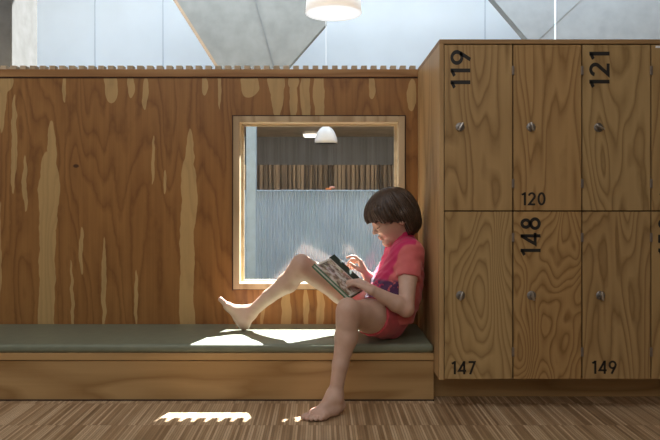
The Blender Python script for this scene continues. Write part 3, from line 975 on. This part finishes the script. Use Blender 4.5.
# strand relief running from the crown
X = G.ax[0][:,None,None]; Y = G.ax[1][None,:,None]; Z = G.ax[2][None,None,:]
ff = (X-HC[0])*HF[0]+(Y-HC[1])*HF[1]+(Z-HC[2])*HF[2]; uu = (X-HC[0])*HU[0]+(Y-HC[1])*HU[1]+(Z-HC[2])*HU[2]; ss = (X-HC[0])*HS[0]+(Y-HC[1])*HS[1]+(Z-HC[2])*HS[2]
az = np.arctan2(ss, ff+.03)
G.v = (G.v + (.0020*np.sin(az*31+6*np.sin(az*5)+uu*14) + .0014*np.sin(az*67-uu*30+ff*20))*np.clip((.10-uu)/.05, 0, 1)).astype(np.float32)
surface_nets(G, 'hair', M['hair'], girl, 1)

# shirt
G = Field((.10,2.40,.20), (.43,2.83,.66), .003)
torso(G, .007, .022, .03)
G.cone((.235,2.57,.345), (.235,2.67,.345), .048, .048, .03)
G.cone(SHL+(0,.012,0), NB+(.0,0,-.008), .044, .044, .03); G.cone(SHR-(0,.012,0), NB+(.0,0,-.008), .044, .044, .03)
def along(S, E, t): return S*(1-t)+E*t
def join(A, B, k):
    hh = np.clip(.5 + .5*(A.v-B.v)/k, 0, 1)
    A.v = (A.v*(1-hh) + B.v*hh - k*hh*(1-hh)).astype(np.float32)
G.clip(lambda X,Y,Z: .275-Z+0*X+0*Y)
for S_, E_ in ((SHL+(0,.004,0), ELL), (SHR-(0,.004,0), ELR)):
    Q = Field((.10,2.40,.20), (.43,2.83,.66), .003)
    Q.cone(S_, along(S_, E_, .50), .050, .047, .02)
    hp, ax_ = along(S_, E_, .47), nv(E_-S_)
    Q.clip(lambda X,Y,Z: (X-hp[0])*ax_[0]+(Y-hp[1])*ax_[1]+(Z-hp[2])*ax_[2])
    join(G, Q, .014)
G.cone(NB+(0,0,.0), H(-.020,-.060), .044, .045, .012)
nk = NB*.38+H(-.020,-.060)*.62; nax = nv(H(-.020,-.060)-NB)
def neck_cut(X, Y, Z):
    return (X-nk[0])*nax[0]+(Y-nk[1])*nax[1]+(Z-nk[2])*nax[2]
G.clip(neck_cut)
G.clip(lambda X,Y,Z: X-.421+0*Y+0*Z)
# cloth folds
X = G.ax[0][:,None,None]; Y = G.ax[1][None,:,None]; Z = G.ax[2][None,None,:]
G.v = (G.v + .0016*np.sin(X*70+Z*95+8*np.sin(Y*22)+2*np.sin(Z*40)) + .0010*np.sin(Z*150-X*60+5*np.sin(Y*35))).astype(np.float32)
def shirt_mat():
    t = NT('pink_shirt'); v = t.obj()
    n = t.noise(v, 18, 3)
    coral = t.ramp(n, [(.3, (.54,.10,.105)), (.7, (.64,.155,.155))])
    sep = t.n('ShaderNodeSeparateXYZ'); t.l(v, sep.inputs[0])
    x, y, z = sep.outputs
    # magenta front panel between raglan sleeves, dark print low on the chest
    edge = t.math('ADD', x, t.math('MULTIPLY', t.math('SUBTRACT', z, .5), -.55))
    front = t.maprange(edge, .318, .324, 1., 0.)
    insl = t.math('MULTIPLY', t.maprange(y, 2.488, 2.496), t.maprange(y, 2.745, 2.752, 1., 0.))
    front = t.math('MULTIPLY', front, insl)
    col = t.mix(front, coral, t.ramp(n, [(.3, (.45,.010,.085)), (.7, (.60,.020,.13))]))
    pr = t.noise(t.mapping(v, scale=(30, 8, 30)), 1.0, 3, .6)
    pm = t.math('MULTIPLY', t.maprange(z, .455, .44), t.maprange(z, .355, .37))
    pm = t.math('MULTIPLY', t.math('MULTIPLY', pm, t.maprange(x, .345, .335)), t.maprange(pr, .42, .5))
    col = t.mix(pm, col, (.07,.018,.075))
    t.color(col); t.rough(.8); t.b.inputs['Sheen Weight'].default_value = .2
    t.bump(t.noise(v, 700, 1), .0004, .4)
    return t.m
M['shirt'] = shirt_mat()
surface_nets(G, 'shirt', M['shirt'], girl, 1)

# shorts
G = Field((.06,2.36,.195), (.43,2.83,.44), .003)
for s_ in (-1, 1):
    G.cone((.275,2.617+s_*.058,.310), (.292,2.617+s_*.054,.350), .086, .080, .03)
SL, SR = along(HIPL,KNL,.44), along(HIPR,KNR,.14)
for P_, K_, t_, r2 in ((HIPL, KNL, .44, .073), (HIPR, KNR, .18, .077)):
    Q = Field((.06,2.36,.195), (.43,2.83,.44), .003)
    Q.cone(P_, along(P_, K_, t_+.1), .081, r2, .01)
    hp, ax_ = along(P_, K_, t_), nv(K_-P_)
    Q.clip(lambda X,Y,Z: (X-hp[0])*ax_[0]+(Y-hp[1])*ax_[1]+(Z-hp[2])*ax_[2])
    join(G, Q, .012)
G.clip(lambda X,Y,Z: np.maximum(.2125-Z+0*X+0*Y, Z-.385))
X = G.ax[0][:,None,None]; Y = G.ax[1][None,:,None]; Z = G.ax[2][None,None,:]
G.v = (G.v + .0016*np.sin(X*110-Y*60+5*np.sin(Z*40))).astype(np.float32)
M['shorts'] = fabric('red_shorts', (.52,.065,.085), .8, .2, 700, .14)
surface_nets(G, 'shorts', M['shorts'], girl, 1)

# ------------------------------------------------------------------ book
def book_mat():
    t = NT('picture_page'); v = t.obj()
    m2 = t.n('ShaderNodeTexVoronoi'); m2.inputs['Scale'].default_value = 26
    t.l(v, m2.inputs['Vector'])
    n = t.noise(v, 38, 4, .6)
    c1 = t.ramp(n, [(.36, (.10,.075,.06)), (.46, (.33,.22,.15)), (.54, (.62,.55,.48)), (.68, (.78,.78,.76))])
    t.color(t.mix(.25, c1, m2.outputs['Color'], 'SOFT_LIGHT')); t.rough(.45); return t.m
M['page'] = book_mat()
M['paper'] = plain('paper', (.80,.78,.73), .7, .03)
M['cover'] = plain('green_cover', (.060,.17,.085), .45, .12)
M['cover_dark'] = plain('dark_green_cover', (.012,.035,.022), .45, .15)
bk = empty('open_book', tuple(BD), 'open picture book with green cover held on the raised thigh', 'book')
u1, u2, n3 = Vector(e1).normalized(), Vector(e2), Vector(bn)
u2 = (u2 - u1*u2.dot(u1)).normalized()
LB, WB = Vector(e1).length, .150
def slab(name, o, u, v_, nn, lu, lv, th, mat, inset=0.):
    o = o + u*inset + v_*inset
    lu -= 2*inset; lv -= 2*inset
    mb = MB(); mb.prism([o, o+u*lu, o+u*lu+v_*lv, o+v_*lv], nn*th)
    return mb.build(name, mat, bk)
O = Vector(BA)
slab('cover', O - n3*.004, u1, u2, n3, LB, WB, .004, M['cover'])
slab('page_block', O, u1, u2, n3, LB, WB, .009, M['paper'], .005)
slab('picture_page', O + n3*.009, u1, u2, n3, LB, WB, .0008, M['page'], .012)
slab('green_border', O + n3*.009, u1, u2, n3, LB, .010, .0009, M['cover'], .0)
th = R(13)
g2 = (u2*math.cos(th) + n3*math.sin(th)).normalized(); gn = (n3*math.cos(th) - u2*math.sin(th)).normalized()
O2 = O + u2*(WB-.002) + n3*.008
slab('cover', O2 - gn*.004, u1, g2, gn, LB, .036, .004, M['cover_dark'])
